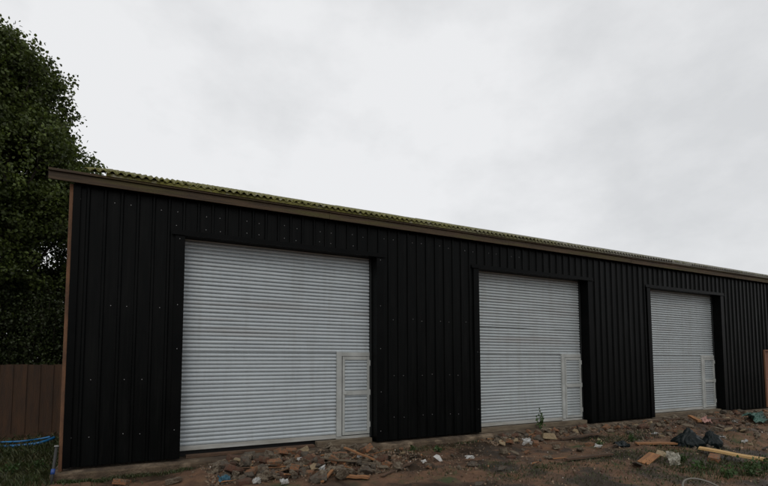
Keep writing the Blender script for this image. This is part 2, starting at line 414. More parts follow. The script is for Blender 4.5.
# timber blocks and battens under the doors
M_wood = mat('pale_board', (.52, .34, .14), .8, (.38, .23, .09), 3, stretch=(1, 6, 6), bump=.4, bscale=30)
M_woodg = mat('grey_timber', (.17, .135, .09), .9, (.085, .062, .04), 3, stretch=(1, 6, 6), bump=.6, bscale=30)
M_woodo = mat('orange_timber', (.34, .155, .055), .8, (.17, .08, .034), 3, stretch=(1, 6, 6), bump=.5, bscale=30)
M_woodd = mat('dark_timber', (.12, .065, .035), .9, (.05, .03, .018), 3, stretch=(1, 6, 6), bump=.6, bscale=30)
o = MB().box(3.05, 4.30, .10, .26, -.108, .0).build('timber_sill', M_woodg, bevel=.006); tag(o, 'weathered timber block packed under the small door of the nearest shutter', 'timber block')
o = MB().box(.55, 3.0, .12, .26, -.108, -.055).build('timber_batten', M_woodd, bevel=.005); tag(o, 'dark batten lying under the nearest shutter in the gap above the slab', 'batten')
o = MB().box(X1+P+.03, X1+P+W-.05, .08, .27, -.108, .0).build('timber_sill', M_woodg, bevel=.006); tag(o, 'long weathered timber sill under the middle shutter', 'timber sill')
o = MB().box(X1+2*P+.03, X1+2*P+W-.05, .08, .27, -.108, .0).build('timber_sill', M_woodg, bevel=.006); tag(o, 'long weathered timber sill under the farthest shutter', 'timber sill')
# pedestrian door of brown boards at the frame edge
a, b_ = OPEN[3][:2]
dr = MB()
for k in range(6): dr.box(a+.05+k*.142, a+.05+k*.142+.138, .02, .045, ZB, 2.05)
dmat = mat('brown_door_boards', (.20, .085, .045), .75, (.12, .05, .028), 3, stretch=(5, 1, .6), bump=.3)
do = SP(dr.build('timber_door', dmat)); do['label'] = 'brown boarded door at the far right of the shed'
fr = MB(); fr.box(a, a+.048, -.046, .06, ZB, 2.1); fr.box(b_-.048, b_, -.046, .06, ZB, 2.1); fr.box(a+.0485, b_-.0485, -.046, .06, 2.052, 2.1)
fr.build('door_frame', mat('door_frame_wood', (.16, .075, .04), .8), do)
MB().tube([(a+.12, .0, 1.0), (a+.12, -.03, 1.0), (a+.22, -.03, 1.0)], .01).build('handle', M_screw, do)
# screw heads
bm = bmesh.new(); bmesh.ops.create_uvsphere(bm, u_segments=10, v_segments=6, radius=.0075)
for v in bm.verts: v.co.y *= .55
sm_ = bpy.data.meshes.new('screw'); bm.to_mesh(sm_); bm.free(); sm_.materials.append(M_screw)
cnt = 0; r = random.Random(5)
def pan(k): return XC+.25*k+.09
def inopen(x, z):
    return any(a_-.19 < x < b2+.19 and z < z1+.1 for a_, b2, _, z1 in OPEN)
rowsS = [(4.42, 0, 40), (4.17, 6, 21), (2.62, 0, 40), (1.35, 1, 44), (.42, 0, 44)]
for z, k0, k1 in rowsS:
    for k in range(k0, k1):
        if (k*7+int(z*10)) % 3 == 0: continue
        x = pan(k)+r.uniform(-.012, .012)
        if inopen(x, z) or cnt >= 86: continue
        SP(link('screw', sm_, None, None, (x, -.004, z+r.uniform(-.02, .02)))); cnt += 1
for xx, z in ((X1-.09, 3.92), (X1-.10, 2.7), (X1-.09, 1.9), (X1-.1, .45), (X1+W+.09, 3.93), (X1+W+.09, 2.9), (X1+W+.09, 1.95), (X1+W+.1, 1.0), (X1+W+.09, .15), (X1+P-.08, .5), (X1+P-.08, 1.9)):
    SP(link('screw', sm_, None, None, (xx, -.048, z)))

# ------------------------------------------------------------------ fence and left corner
M_fence = mat('fence_boards', (.052, .023, .008), .85, (.028, .014, .006), 3, stretch=(4, 1, .5), bump=.4, bscale=20, island=.25)
def fence(x0, x1, y, zt, label):
    f = empty('board_fence', (x0, y, -.22)); tag(f, label, 'fence')
    mb = MB(); x = x1; r = random.Random(int(x0*10)); k = 0
    while x > x0:
        dz = r.uniform(-.012, .012); dy = .014*(k % 2); mb.box(x-.145-x0, x-x0, dy, dy+.018, .06, zt+.22+dz); x -= .135; k += 1
    mb.build('board_panel', M_fence, f)
    for xx in np.arange(x0, x1+.1, 2.4): MB().box(xx-x0-.05, xx-x0+.05, .036, .13, 0, zt+.2).build('post', M_fence, f, bevel=.005)
    for z in (.4, 1.4): MB().box(0, x1-x0, .037, .085, z, z+.07).build('rail', M_fence, f)
    MB().box(0, x1-x0, -.012, -.001, 0, .15).build('gravel_board', M_fence, f)
fence(-12.5, -1.2, 5.0, 1.62, 'dark brown vertical board fence between the trees and the left end of the shed')
M_blue = mat('blue_pipe', (.012, .15, .36), .4, (.010, .09, .22), 9, spec=.5)
M_greyp = mat('grey_pipe', (.03, .03, .028), .75, (.02, .02, .02), 6)
def hose(pts, rr, lab):
    o = MB().tube(pts, rr, 8).build('water_pipe', M_blue, smooth=True); tag(o, lab, 'pipe', 'blue water pipes in front of the fence')
def crv(pts, n=10):
    o = []
    pts = [Vector(p) for p in pts]; q = [pts[0]]+pts+[pts[-1]]
    for i in range(1, len(q)-2):
        for k in range(n):
            t = k/n; a, b, c_, d = q[i-1], q[i], q[i+1], q[i+2]
            o.append(.5*((2*b)+(c_-a)*t+(2*a-5*b+4*c_-d)*t*t+(3*b-a-3*c_+d)*t**3))
    o.append(pts[-1]); return o
def gz(px, py, up): p = gp(px, py); return (p.x, p.y, p.z+up)
q = [gz(-60, 456, .05), gz(-10, 450, .05), gz(20, 448.5, .06), gz(40, 446.5, .08), gz(54, 444, .14)]
hose(crv(q), .034, 'lower blue water pipe running along the fence foot to the shed corner')
q = [gz(-60, 452, .08), gz(-10, 447, .09), gz(20, 446, .10), gz(38, 444, .11), gz(50, 443.5, .15)]
hose(crv(q), .02, 'upper thinner blue water pipe along the fence foot')
pa, pb = aty(56.5, 447, -.05), aty(50, 492, -.3)
rt = empty('leaning_pipe', pb); tag(rt, 'thin grey pipe leaning against the left shed corner with a blue band', 'pipe')
d = pa-pb
MB().tube([(0, 0, 0), d*.5, d], .022, 10).build('tube', M_greyp, rt, smooth=True)
MB().tube([d*.38, d*.50], .03, 12).build('band', mat('blue_band', (.015, .05, .20), .5), rt, smooth=True)
bm_ = MB().tube([d*1.0, d*1.03], .034, 12).build('cap', mat('pale_cap', (.2, .2, .19), .5), rt)

# ------------------------------------------------------------------ foliage
def leafmat(name, c1, c2, isl=.45, tr=.25):
    M = mat(name, c1, .55, c2, 1.2, spec=.35, island=isl)
    t = M.node_tree; b = t.nodes['Principled BSDF']; o = t.nodes['Material Output']
    tl = t.nodes.new('ShaderNodeBsdfTranslucent'); ms = t.nodes.new('ShaderNodeMixShader'); ms.inputs[0].default_value = tr
    t.links.new(b.inputs['Base Color'].links[0].from_socket, tl.inputs[0])
    t.links.new(b.outputs[0], ms.inputs[1]); t.links.new(tl.outputs[0], ms.inputs[2]); t.links.new(ms.outputs[0], o.inputs[0]); return M
M_leaf = leafmat('tree_leaves', (.085, .115, .022), (.040, .058, .012), .5, .3)
M_leaf2 = leafmat('bush_leaves', (.035, .050, .012), (.018, .027, .007))
M_bark = mat('bark', (.06, .05, .038), .95, (.03, .025, .018), 5, stretch=(3, 3, .6), bump=1, bscale=20)
def leaves(name, twigs, per, size, mtl, parent, spread=.22):
    """twigs: list of (pos, dir, length)"""
    T = np.array([[*p, *d, ln] for p, d, ln in twigs]); n = len(T)*per
    idx = np.repeat(np.arange(len(T)), per); t = rng.random(n)
    pos = T[idx, :3]+T[idx, 3:6]*(T[idx, 6]*t)[:, None]+rng.normal(0, spread*.45, (n, 3))*(1-.35*t)[:, None]
    a = rng.normal(0, 1, (n, 3)); a[:, 2] -= .35; a /= np.linalg.norm(a, axis=1)[:, None]
    b_ = rng.normal(0, 1, (n, 3)); b_ -= (b_*a).sum(1)[:, None]*a; b_ /= np.linalg.norm(b_, axis=1)[:, None]
    nn = np.cross(a, b_); s = size*rng.uniform(.6, 1.25, n)[:, None]
    V = np.empty((n, 6, 3))
    V[:, 0] = pos; V[:, 1] = pos+a*s*.35+b_*s*.42+nn*s*.1; V[:, 2] = pos+a*s*.75+b_*s*.3+nn*s*.1
    V[:, 3] = pos+a*s*1.1-nn*s*.08; V[:, 4] = pos+a*s*.75-b_*s*.3+nn*s*.1; V[:, 5] = pos+a*s*.35-b_*s*.42+nn*s*.1
    base = np.arange(n)[:, None]*6
    F = np.concatenate([base+np.array([[0, 1, 2, 3]]), base+np.array([[0, 3, 4, 5]])])
    return link(name, npmesh(name, V.reshape(-1, 3), F), parent, mtl)
def tree(base, H, blobs, ntw, per, size, lab, mtl, gaps=(), trunk_r=.2, group='trees behind the fence', cat='tree', twl=(.3, .6)):
    rt = empty('leafy_tree' if cat == 'tree' else 'bush', base); tag(rt, lab, cat, group)
    B = Vector(base); tw = []; r = random.Random(int(H*100)+int(base[0]*10))
    wts = [bb[3]*bb[4]*bb[5] for bb in blobs]
    limbs = MB(); top = B+Vector((r.uniform(-.3, .3), r.uniform(-.3, .3), H*.86))
    spine = [B, B.lerp(top, .25)+Vector((.1, -.05, 0)), B.lerp(top, .55)+Vector((-.1, .1, 0)), top]
    sp = crv([tuple(p-B) for p in spine], 5)
    MB().tube(sp, trunk_r, 10, trunk_r*.15).build('trunk', M_bark, rt, smooth=True)
    for bb in blobs:
        c_ = Vector(bb[:3])-B; t = max(.12, min(.8, c_.z/(H)*.55)); st = sp[int(t*(len(sp)-1))]
        for _ in range(4):
            en = c_+Vector((r.uniform(-.6, .6)*bb[3], r.uniform(-.6, .6)*bb[4], r.uniform(-.2, .7)*bb[5]))
            md = st.lerp(en, .5)+Vector((0, 0, .15*(en-st).length))
            limbs.tube(crv([st, md, en], 4), trunk_r*.32, 5, .012, cap=False)
    for _ in range(ntw):
        bb = r.choices(blobs, wts)[0]
        while True:
            u = Vector((r.gauss(0, 1), r.gauss(0, 1), r.gauss(0, 1))).normalized(); q = r.random()**.42
            p = Vector(bb[:3])+Vector((u.x*bb[3], u.y*bb[4], u.z*bb[5]))*q
            nn = noise.noise(p*.75+Vector((7, 3, 1)))
            if nn > -.05 or r.random() < .12: break
        if any(((p.x-gx)/ra)**2+((p.z-gz_)/rb)**2 < 1 and r.random() < k for gx, gz_, ra, rb, k in gaps): continue
        d = (u*.7+Vector((0, 0, .75))+Vector((r.gauss(0, .3), r.gauss(0, .3), r.gauss(0, .2)))).normalized()
        ln = r.uniform(*twl); tw.append((tuple(p-B), tuple(d), ln))
        limbs.tube([p-B-d*.15, p-B+d*ln], .007, 3, .003, cap=False)
    limbs.build('limbs', M_bark, rt)
    leaves('crown', tw, per, size, mtl, rt, spread=.30)
    return rt
def cz(px, py, Y): return aty(px, py, Y)
# blobs as (x,y,z,rx,ry,rz) in metres
Y0 = 6.8
def blob(px, py, Y, rx, ry, rz_): p = aty(px, py, Y); return (p.x, p.y, p.z, rx, ry, rz_)
gp1 = aty(57, 235, Y0)
gap = [(gp1.x, gp1.z, .3, .7, .5), (aty(48, 265, Y0).x, aty(48, 265, Y0).z, .3, .45, .6), (aty(68, 205, Y0).x, aty(68, 205, Y0).z, .3, .5, .6)]
bl = [blob(-60, 125, Y0, 2.3, 2.2, 3.0), blob(-15, 190, Y0, 2.2, 2.0, 2.8), blob(15, 100, Y0, 1.2, 1.3, 1.5), blob(-20, 85, Y0+.4, 1.4, 1.3, 1.5),
      blob(42, 150, Y0, 1.15, 1.2, 1.6), blob(64, 175, Y0+.3, .9, 1, 1.1), blob(52, 240, Y0+.6, .9, .9, 1.9), blob(15, 230, Y0+.2, 1.5, 1.2, 2.2), blob(-60, 260, Y0, 2.4, 2, 2.6), blob(3, 62, Y0, .5, .6, .7), blob(34, 88, Y0, .5, .5, .9)]
tree((aty(-25, 440, Y0).x, Y0, -.25), 12.5, bl, 3700, 58, .085, 'tall leafy tree whose crown rises highest at the left edge of the view', M_leaf, gap, .24)
bl = [(-3.4, 9.5, 3.8, 1.6, 1.3, 2.6), (-2.0, 9.4, 4.2, 1.3, 1.2, 3.0), (-4.6, 9.6, 3.6, 1.6, 1.4, 2.2)]
tree((-3.2, 9.6, -.25), 6.6, bl, 1500, 38, .085, 'lower dark tree showing through the gaps beneath the tall crown', M_leaf2, gaps=[(gp1.x-.4, gp1.z, .5, .8, .5)], trunk_r=.12)
tree((-8.8, 7.2, -.25), 9.5, [(-8.8, 7.2, 5.5, 2.2, 2.2, 3.6), (-9.6, 7.4, 3.5, 1.9, 1.8, 2.2), (-7.8, 7.0, 3.2, 1.7, 1.6, 2.2)], 1100, 30, .10, 'second tall tree beyond the left edge of the view', M_leaf, trunk_r=.2)
for k, (px, py, Y, rx, rz_, lab) in enumerate([(50, 335, 6.2, .75, .85, 'dark bush over the fence top next to the shed corner'), (18, 325, 6.4, .9, 1.1, 'dark bush over the fence top near the middle of the gap'), (-14, 320, 6.1, .9, 1.2, 'dark bush over the fence top at the left edge')]):
    b0 = blob(px, py, Y, rx, .75, rz_)
    tree((b0[0], Y, -.25), b0[2]+rz_*.6, [b0, (b0[0], Y, .9, rx*1.05, .7, 1.1)], 420, 32, .065, lab, M_leaf2, trunk_r=.05, group='bushes behind the fence', cat='bush', twl=(.2, .45))

# ------------------------------------------------------------------ rubble
M_brick = mat('orange_brick', (.32, .14, .06), .9, (.18, .08, .038), 14, bump=1, bscale=60, col3=(.13, .095, .06), scale3=5, lo3=.45, hi3=.6)
M_red = mat('red_brick', (.14, .058, .032), .9, (.08, .038, .022), 14, bump=1, bscale=60, col3=(.12, .09, .06), scale3=5, lo3=.47, hi3=.7)
M_lump = mat('concrete_lump', (.21, .175, .125), .95, (.12, .09, .058), 11, bump=1, bscale=50, col3=(.07, .045, .026), scale3=5, lo3=.45, hi3=.58)
M_stone = mat('dark_stone', (.12, .10, .075), .9, (.06, .05, .035), 12, bump=1, bscale=50, col3=(.085, .05, .03), scale3=5, lo3=.5, hi3=.65)
M_cream = mat('cream_block', (.36, .28, .17), .9, (.22, .16, .09), 12, bump=1, bscale=50)
M_white = mat('white_sheet', (.50, .51, .50), .6, (.24, .22, .19), 7, spec=.4)
M_bag = mat('black_bag', (.004, .008, .009), .3, (.008, .012, .012), 8, spec=.13)
M_tile = mat('red_tile', (.27, .065, .03), .8, (.16, .045, .022), 9, bump=.6, bscale=50)

def chunk(seed, kind):
    r = random.Random(seed); bm = bmesh.new()
    if kind == 'lump':
        for _ in range(15):
            v = Vector((r.gauss(0, 1), r.gauss(0, 1), r.gauss(0, 1))).normalized(); bm.verts.new((v.x*.5*r.uniform(.8, 1.1), v.y*.42*r.uniform(.7, 1.1), v.z*.32*r.uniform(.75, 1.1)))
        res = bmesh.ops.convex_hull(bm, input=bm.verts[:])
        bmesh.ops.delete(bm, geom=[v for v in bm.verts if not v.link_faces], context='VERTS')
    else:
        bmesh.ops.create_cube(bm, size=1)
        br = r.uniform(.55, 1)
        for v in bm.verts:
            v.co = Vector((v.co.x*br, v.co.y*.5, v.co.z*.33))
            if v.co.x > 0: v.co.x += r.uniform(-.22, .1); v.co.z += r.uniform(-.05, .03); v.co.y += r.uniform(-.05, .05)
            else: v.co += Vector((r.uniform(-.02, .02),)*3)
    bmesh.ops.bevel(bm, geom=bm.edges[:], offset=.022, segments=1, affect='EDGES')
    bmesh.ops.triangulate(bm, faces=bm.faces[:]); bmesh.ops.subdivide_edges(bm, edges=bm.edges[:], cuts=1, use_grid_fill=True)
    for v in bm.verts: v.co += v.co.normalized()*.035*noise.noise(v.co*5+Vector((seed, 0, 0)))
    me = bpy.data.meshes.new(kind); bm.to_mesh(me); bm.free(); return me
CH = {}
KINDS = {'orange_brick': (M_brick, 'brick'), 'red_brick': (M_red, 'brick'), 'concrete_lump': (M_lump, 'lump'), 'stone': (M_stone, 'lump'), 'pale_block': (M_cream, 'brick'), 'concrete_block': (M_lump, 'brick')}
for k, (mm, kd) in KINDS.items():
    CH[k] = []
    for s in range(6):
        me = chunk(s*13+len(k), kd); me.materials.append(mm); CH[k].append(me)
def rock(kind, loc, s, rot, lab, cat='rubble', group=None, var=0, sc=(1, 1, 1)):
    nm = {'orange_brick': 'brick', 'red_brick': 'brick', 'concrete_lump': 'concrete_lump', 'stone': 'stone', 'pale_block': 'block', 'concrete_block': 'concrete_block'}[kind]
    o = link(nm, CH[kind][var % 6], None, None, loc, rot); o.scale = (s*sc[0], s*sc[1], s*sc[2]); tag(o, lab, cat, group); return o
# --- specific pieces, (kind, px, py, length m, rz, label)
def on(px, py, up=0): p = gp(px, py); return Vector((p.x, p.y, p.z+up))
SPEC = [
 ('orange_brick', 275, 465, .34, -.15, .05, 'long orange brick lying across the top of the heap below the nearest shutter', (1.05, .9, .9)),
 ('orange_brick', 274, 476, .20, .6, .04, 'half orange brick under the long orange brick in the nearest heap', (1, 1.1, 1.2)),
 ('concrete_block', 290, 467, .30, 1.0, .07, 'upright grey concrete slab right of the long orange brick', (1, .8, 1.3)),
 ('concrete_lump', 258, 474, .26, .2, .05, 'big dark grey lump left of the long orange brick', (1, 1, 1.2)),
 ('concrete_lump', 306, 471, .24, .7, .05, 'grey lump with a flat top beside the upright slab', (1, 1, 1)),
 ('concrete_lump', 333, 474, .30, .4, .05, 'broad grey lump at the right end of the nearest heap', (1.1, 1, 1)),
 ('concrete_lump', 346, 464, .22, 1.4, .05, 'pointed grey lump below the orange lath', (1, 1, 1.1)),
 ('red_brick', 244, 484, .22, .3, .04, 'brown brick at the bottom edge beside the blue sheet', (1, 1, 1)),
 ('orange_brick', 122, 484, .28, -.35, .04, 'orange brick with a grey face alone on the soil near the shed corner', (1, 1, .9)),
 ('concrete_block', 173, 483, .26, .05, .04, 'pale grey block alone between the corner and the nearest heap', (1, .9, .8)),
 ('concrete_lump', 428, 466, .17, .2, .03, 'small grey lump beside the white shard', (1, 1, .9)),
 ('stone', 472, 466, .28, .1, .03, 'flat dark stone with white flakes on top in the bare soil', (1.1, 1, .6)),
 ('concrete_block', 505, 453, .34, -.1, .06, 'grey squared block at the left end of the middle heap', (1, .9, 1.1)),
 ('orange_brick', 510, 444, .26, .5, .08, 'orange brick behind the grey squared block', (1, 1, 1)),
 ('orange_brick', 500, 444, .2, 1.2, .05, 'small orange piece left of the middle heap', (1, 1, 1)),
 ('orange_brick', 536, 446, .24, .8, .07, 'orange brick below the pale wedge of the middle heap', (1, 1, 1.1)),
 ('pale_block', 549, 440, .34, -.4, .11, 'pale yellow wedge block on top of the middle heap', (1, .9, 1.1)),
 ('concrete_block', 556, 449, .26, .9, .06, 'blue grey block right of the pale wedge', (1, 1, 1)),
 ('red_brick', 511, 458, .25, .1, .02, 'thin red brick in front of the grey squared block', (1, .8, .6)),
 ('concrete_lump', 580, 452, .22, .4, .04, 'whitish grey lump at the right of the middle heap', (1, 1, 1)),
 ('orange_brick', 590, 446, .28, .4, .05, 'orange brick at the right end of the middle heap', (1, 1, .8)),
 ('orange_brick', 714, 460, .42, .35, .03, 'red brown brick beneath the long pale board', (1.1, .8, .8)),
 ('concrete_lump', 744, 432, .35, .2, .06, 'pale crumbled lump in front of the far right wall', (1, 1, .8)),
]
for i, (kd, px, py, s, rz_, up, lab, sc) in enumerate(SPEC):
    rock(kd, on(px, py, up*.8), s, (random.uniform(-.25, .25), random.uniform(-.25, .25), rz_), lab, 'brick' if 'brick' in kd else 'rubble', None, i, sc)
# --- the anonymous rubble, in three zones
ZONES = [('the heap below the nearest shutter', [(-.0, 4.7, -.26, -1.35)], 1), ('the heap below the middle shutter', [(6.6, 11.6, -.26, -1.15)], 1), ('the spread of rubble toward the far shutter', [(12, 19, -.28, -1.9)], 1)]
SUBZ = [  # place, x range, y near slab, y front, count, size range
 ('left below the nearest shutter', .9, 2.35, -.28, -1.75, 84, .12, .36),
 ('right below the nearest shutter', 2.35, 3.9, -.28, -2.1, 92, .12, .36),
 ('right of the nearest heap', 3.9, 4.8, -.3, -1.5, 14, .06, .16),
 ('left below the middle shutter', 7.0, 9.0, -.26, -.95, 56, .10, .30),
 ('right below the middle shutter', 9.0, 11.1, -.26, -1.0, 56, .10, .30),
 ('between middle and far shutters', 11.1, 14.0, -.3, -1.5, 40, .11, .30),
 ('below the far shutter', 14.0, 19.5, -.3, -2.2, 60, .12, .4),
 ('on open soil before the far shutter', 9.3, 15, -1.4, -4.2, 46, .08, .26),
 ('on bare soil before the middle shutter', 4.2, 9.3, -1.2, -3.8, 26, .05, .16)]
NMS = {'orange_brick': 'broken orange brick', 'red_brick': 'broken red brick', 'concrete_lump': 'grey concrete lump', 'stone': 'dark stone', 'pale_block': 'pale broken block', 'concrete_block': 'squared grey concrete piece'}
for zn, x0, x1, y0, y1, cntz, s0, s1 in SUBZ:
    for _ in range(cntz):
        kd = random.choices(list(NMS), [.11, .13, .32, .22, .03, .19])[0]
        x = random.uniform(x0, x1); y = y0+(y1-y0)*random.random()**1.25
        s = s0+(s1-s0)*random.random()**1.3
        back = y > y0+(y1-y0)*.4
        sz = 'small' if s < s0+(s1-s0)*.33 else 'large' if s > s0+(s1-s0)*.66 else 'middling'
        z = g(x, y)+s*random.uniform(.06, .2)+(.05 if random.random() < .3 else 0)
        lb = sz+' '+NMS[kd]+(' near the slab, ' if back else ' away from the slab, ')+zn
        rock(kd, (x, y, z), s, (random.uniform(-.6, .6), random.uniform(-.5, .5), random.uniform(0, 6.3)), lb, 'brick' if 'brick' in kd else 'rubble', lb, random.randrange(6))
SH = []
for sidx in range(5):
    r = random.Random(90+sidx); bm = bmesh.new(); k = r.randint(4, 6); th = .02
    an = sorted(r.uniform(0, 6.28) for _ in range(k)); an = [i*6.28/k+r.uniform(-.35, .35) for i in range(k)]
    lo_ = [bm.verts.new((.5*math.cos(a)*r.uniform(.6, 1.1), .38*math.sin(a)*r.uniform(.6, 1.1), 0)) for a in an]
    hi_ = [bm.verts.new((v.co.x, v.co.y, .075)) for v in lo_]
    bm.faces.new(lo_[::-1]); bm.faces.new(hi_)
    for i in range(k): j = (i+1) % k; bm.faces.new((lo_[i], lo_[j], hi_[j], hi_[i]))
    bmesh.ops.bevel(bm, geom=bm.edges[:], offset=.012, segments=1, affect='EDGES')
    me = bpy.data.meshes.new('slab_shard'); bm.to_mesh(me); bm.free(); me.materials.append((M_lump, M_lump, M_stone, M_cream, M_woodg)[sidx]); SH.append(me)
for zn, x0, x1, y0, y1, cntz, s0, s1 in SUBZ:
    for _ in range(int(cntz*.28)):
        x = random.uniform(x0, x1); y = y0+(y1-y0)*random.random(); s = random.uniform(.16, .36); v_ = random.randrange(5)
        o = link('slab_shard', SH[v_], None, None, (x, y, g(x, y)+.04), (random.uniform(-.6, .6), random.uniform(-.5, .5), random.uniform(0, 6.3))); o.scale = (s, s, s)
        lb = ('flat grey slab shard ', 'flat grey slab shard ', 'flat dark slab shard ', 'flat pale slab shard ', 'flat brown grey shard ')[v_]+zn; tag(o, lb, 'rubble', lb)
SPM = []
for sidx in range(4):
    r = random.Random(70+sidx); mb = MB(); mb.tube([(-.5, 0, 0), (-.1, .008, .005), (.25, -.008, 0), (.5, .006, 0)], .055, 5, .018); me = pymesh('splinter', mb.v, mb.f); me.materials.append((M_woodo, M_woodd, M_woodg, M_woodo)[sidx]); SPM.append(me)
for zn, x0, x1, y0, y1, cntz, s0, s1 in SUBZ:
    for _ in range(int(cntz*.16)):
        x = random.uniform(x0, x1); y = y0+(y1-y0)*random.random(); s = random.uniform(.25, .6); v_ = random.randrange(4)
        o = link('splinter', SPM[v_], None, None, (x, y, g(x, y)+.05), (0, random.uniform(-.35, .35), random.uniform(-.9, .9))); o.scale = (s, .35, .22)
        lb = ('orange wood splinter ', 'dark wood splinter ', 'grey wood splinter ', 'orange wood splinter ')[v_]+zn; tag(o, lb, 'splinter', lb)
# --- fine debris nobody could count
def fines(name, n, sampler, mtl, smin, smax, lab, cat):
    V = []; F = []
    base = np.array([(1, 0, 0), (-1, 0, 0), (0, 1, 0), (0, -1, 0), (0, 0, 1), (0, 0, -1)], float)
    tri = np.array([(0, 2, 4), (2, 1, 4), (1, 3, 4), (3, 0, 4), (2, 0, 5), (1, 2, 5), (3, 1, 5), (0, 3, 5)])
    for i in range(n):
        x, y = sampler(); s = random.uniform(smin, smax); q = Euler((random.random()*6, random.random()*6, random.random()*6)).to_matrix()
        A = base*np.array([random.uniform(.6, 1.3), random.uniform(.5, 1), random.uniform(.3, .8)])*s+rng.normal(0, .15*s, (6, 3))
        V.append(A@np.array(q).T+np.array([x, y, g(x, y)+s*.2])); F.append(tri+6*i)
    o = link(name, npmesh(name, np.concatenate(V), np.concatenate(F)), None, mtl); tag(o, lab, cat, kind='stuff'); return o
def smp_all():
    while True:
        x = random.uniform(-1.2, 20); y = random.uniform(-5.5, -.2)
        if noise.noise(Vector((x*.9, y*.9, 11)))+.6*noise.noise(Vector((x*3, y*3, 4)))+random.uniform(-.15, .15) > .12: return x, y
def smp_strip():
    z = random.choices(SUBZ, [3, 3, 1, 3, 3, 2, 3, 1.3, .7])[0]; return random.uniform(z[1]-.15, z[2]+.15), z[3]+(z[4]-z[3])*random.random()**1.1
M_grit = mat('grit', (.17, .12, .08), .95, (.08, .055, .036), 3, island=.6)
M_grit2 = mat('brick_grit', (.20, .10, .05), .95, (.11, .075, .045), 2.5, island=.6)
fines('gravel', 3800, smp_all, M_grit, .006, .03, 'small brown stones and grit scattered over the soil', 'gravel')
fines('crushed_rubble', 5200, smp_strip, M_grit, .012, .045, 'crushed grey rubble between the larger pieces along the shed', 'rubble')
fines('brick_crumbs', 1800, smp_strip, M_grit2, .010, .04, 'orange crumbs of brick strewn along the foot of the shed', 'rubble')
fines('pale_crumbs', 420, smp_strip, mat('pale_grit', (.45, .43, .39), .9, island=.4), .008, .022, 'small whitish crumbs of plaster strewn along the foot of the shed', 'rubble')

# --- boards and laths
def board(p0, p1, wdt, th, mtl, name, lab, cat='board', lift0=0, lift1=0, group=None):
    a = Vector(p0)+Vector((0, 0, lift0)); b_ = Vector(p1)+Vector((0, 0, lift1)); d = b_-a; ln = d.length
    mb = MB(); k = 10; r = random.Random(int(ln*1000))
    vs, fs = [], []
    for i in range(k+1):
        x = ln*i/k; bw = .004*math.sin(i*1.1); e = (r.uniform(-.004, .004) if 0 < i < k else r.uniform(-.012, .012))
        vs += [(x+e, -wdt/2, bw), (x-e, wdt/2, bw), (x-e, wdt/2, bw+th), (x+e, -wdt/2, bw+th)]
    for i in range(k):
        q = i*4
        for j in range(4): fs.append((q+j, q+4+j, q+4+(j+1) % 4, q+(j+1) % 4))
    fs += [(3, 2, 1, 0)[::-1][::-1], (k*4, k*4+1, k*4+2, k*4+3)]
    me = pymesh(name, vs, fs); bm = bmesh.new(); bm.from_mesh(me); bmesh.ops.recalc_face_normals(bm, faces=bm.faces[:]); bm.to_mesh(me); bm.free()
    o = link(name, me, None, mtl, a); o.rotation_mode = 'QUATERNION'; o.rotation_quaternion = d.to_track_quat('X', 'Z'); tag(o, lab, cat, group); return o
board(on(699, 452), on(800, 470), .20, .035, M_wood, 'board', 'long pale yellow board lying on the ground at the right edge', 'board', .06, .05)
board(on(344, 456), on(381, 466), .055, .025, M_woodo, 'lath', 'bright orange lath slanting down from the nearest heap', 'lath', .14, .05)
board(on(306, 463), on(376, 467), .06, .02, M_woodg, 'lath', 'long thin grey lath crossing under the orange lath', 'lath', .10, .05)
board(on(347, 479), on(369, 480), .12, .03, M_woodo, 'board', 'short orange board offcut in front of the nearest heap', 'board', .03, .03)
board(on(322, 484), on(335, 474), .05, .025, M_woodo, 'lath', 'short orange stick poking up from the nearest heap', 'lath', .02, .09)
board(on(566, 462), on(612, 456), .10, .03, M_woodd, 'board', 'dark red brown board lying below the middle heap', 'board', .03, .03)
board(on(636, 446), on(676, 446), .14, .03, M_woodo, 'board', 'orange plank on the soil left of the black bags', 'board', .04, .04)
board(on(382, 478), on(412, 466), .06, .02, M_woodd, 'lath', 'brown lath right of the nearest heap', 'lath', .02, .05)
board(on(662, 433), on(676, 425), .05, .02, M_woodd, 'lath', 'thin dark stick beside the black bags', 'lath', .02, .12)
board(on(700, 428), on(690, 424), .10, .05, M_woodo, 'board', 'bright orange offcut perched above the black bags', 'board', .15, .2)
for (a0, b0, lab) in (((700, 422), (730, 421), 'brown plank lying nearest the far shutter sill'), ((645, 424), (690, 420), 'brown plank on the soil below the far shutter'), ((560, 441), (600, 436), 'brown plank along the slab right of the middle shutter')):
    board(on(*a0), on(*b0), .12, .03, M_woodd, 'board', lab, 'board', .04, .05)
# red tile
o = MB().box(-.24, .24, -.10, .10, 0, .025).build('board', M_woodo, bevel=.006); o.location = on(649, 462, .05); o.rotation_euler = (rad(8), rad(-14), .15); tag(o, 'flat orange board offcut tilted on the soil in front of the black bags', 'board')
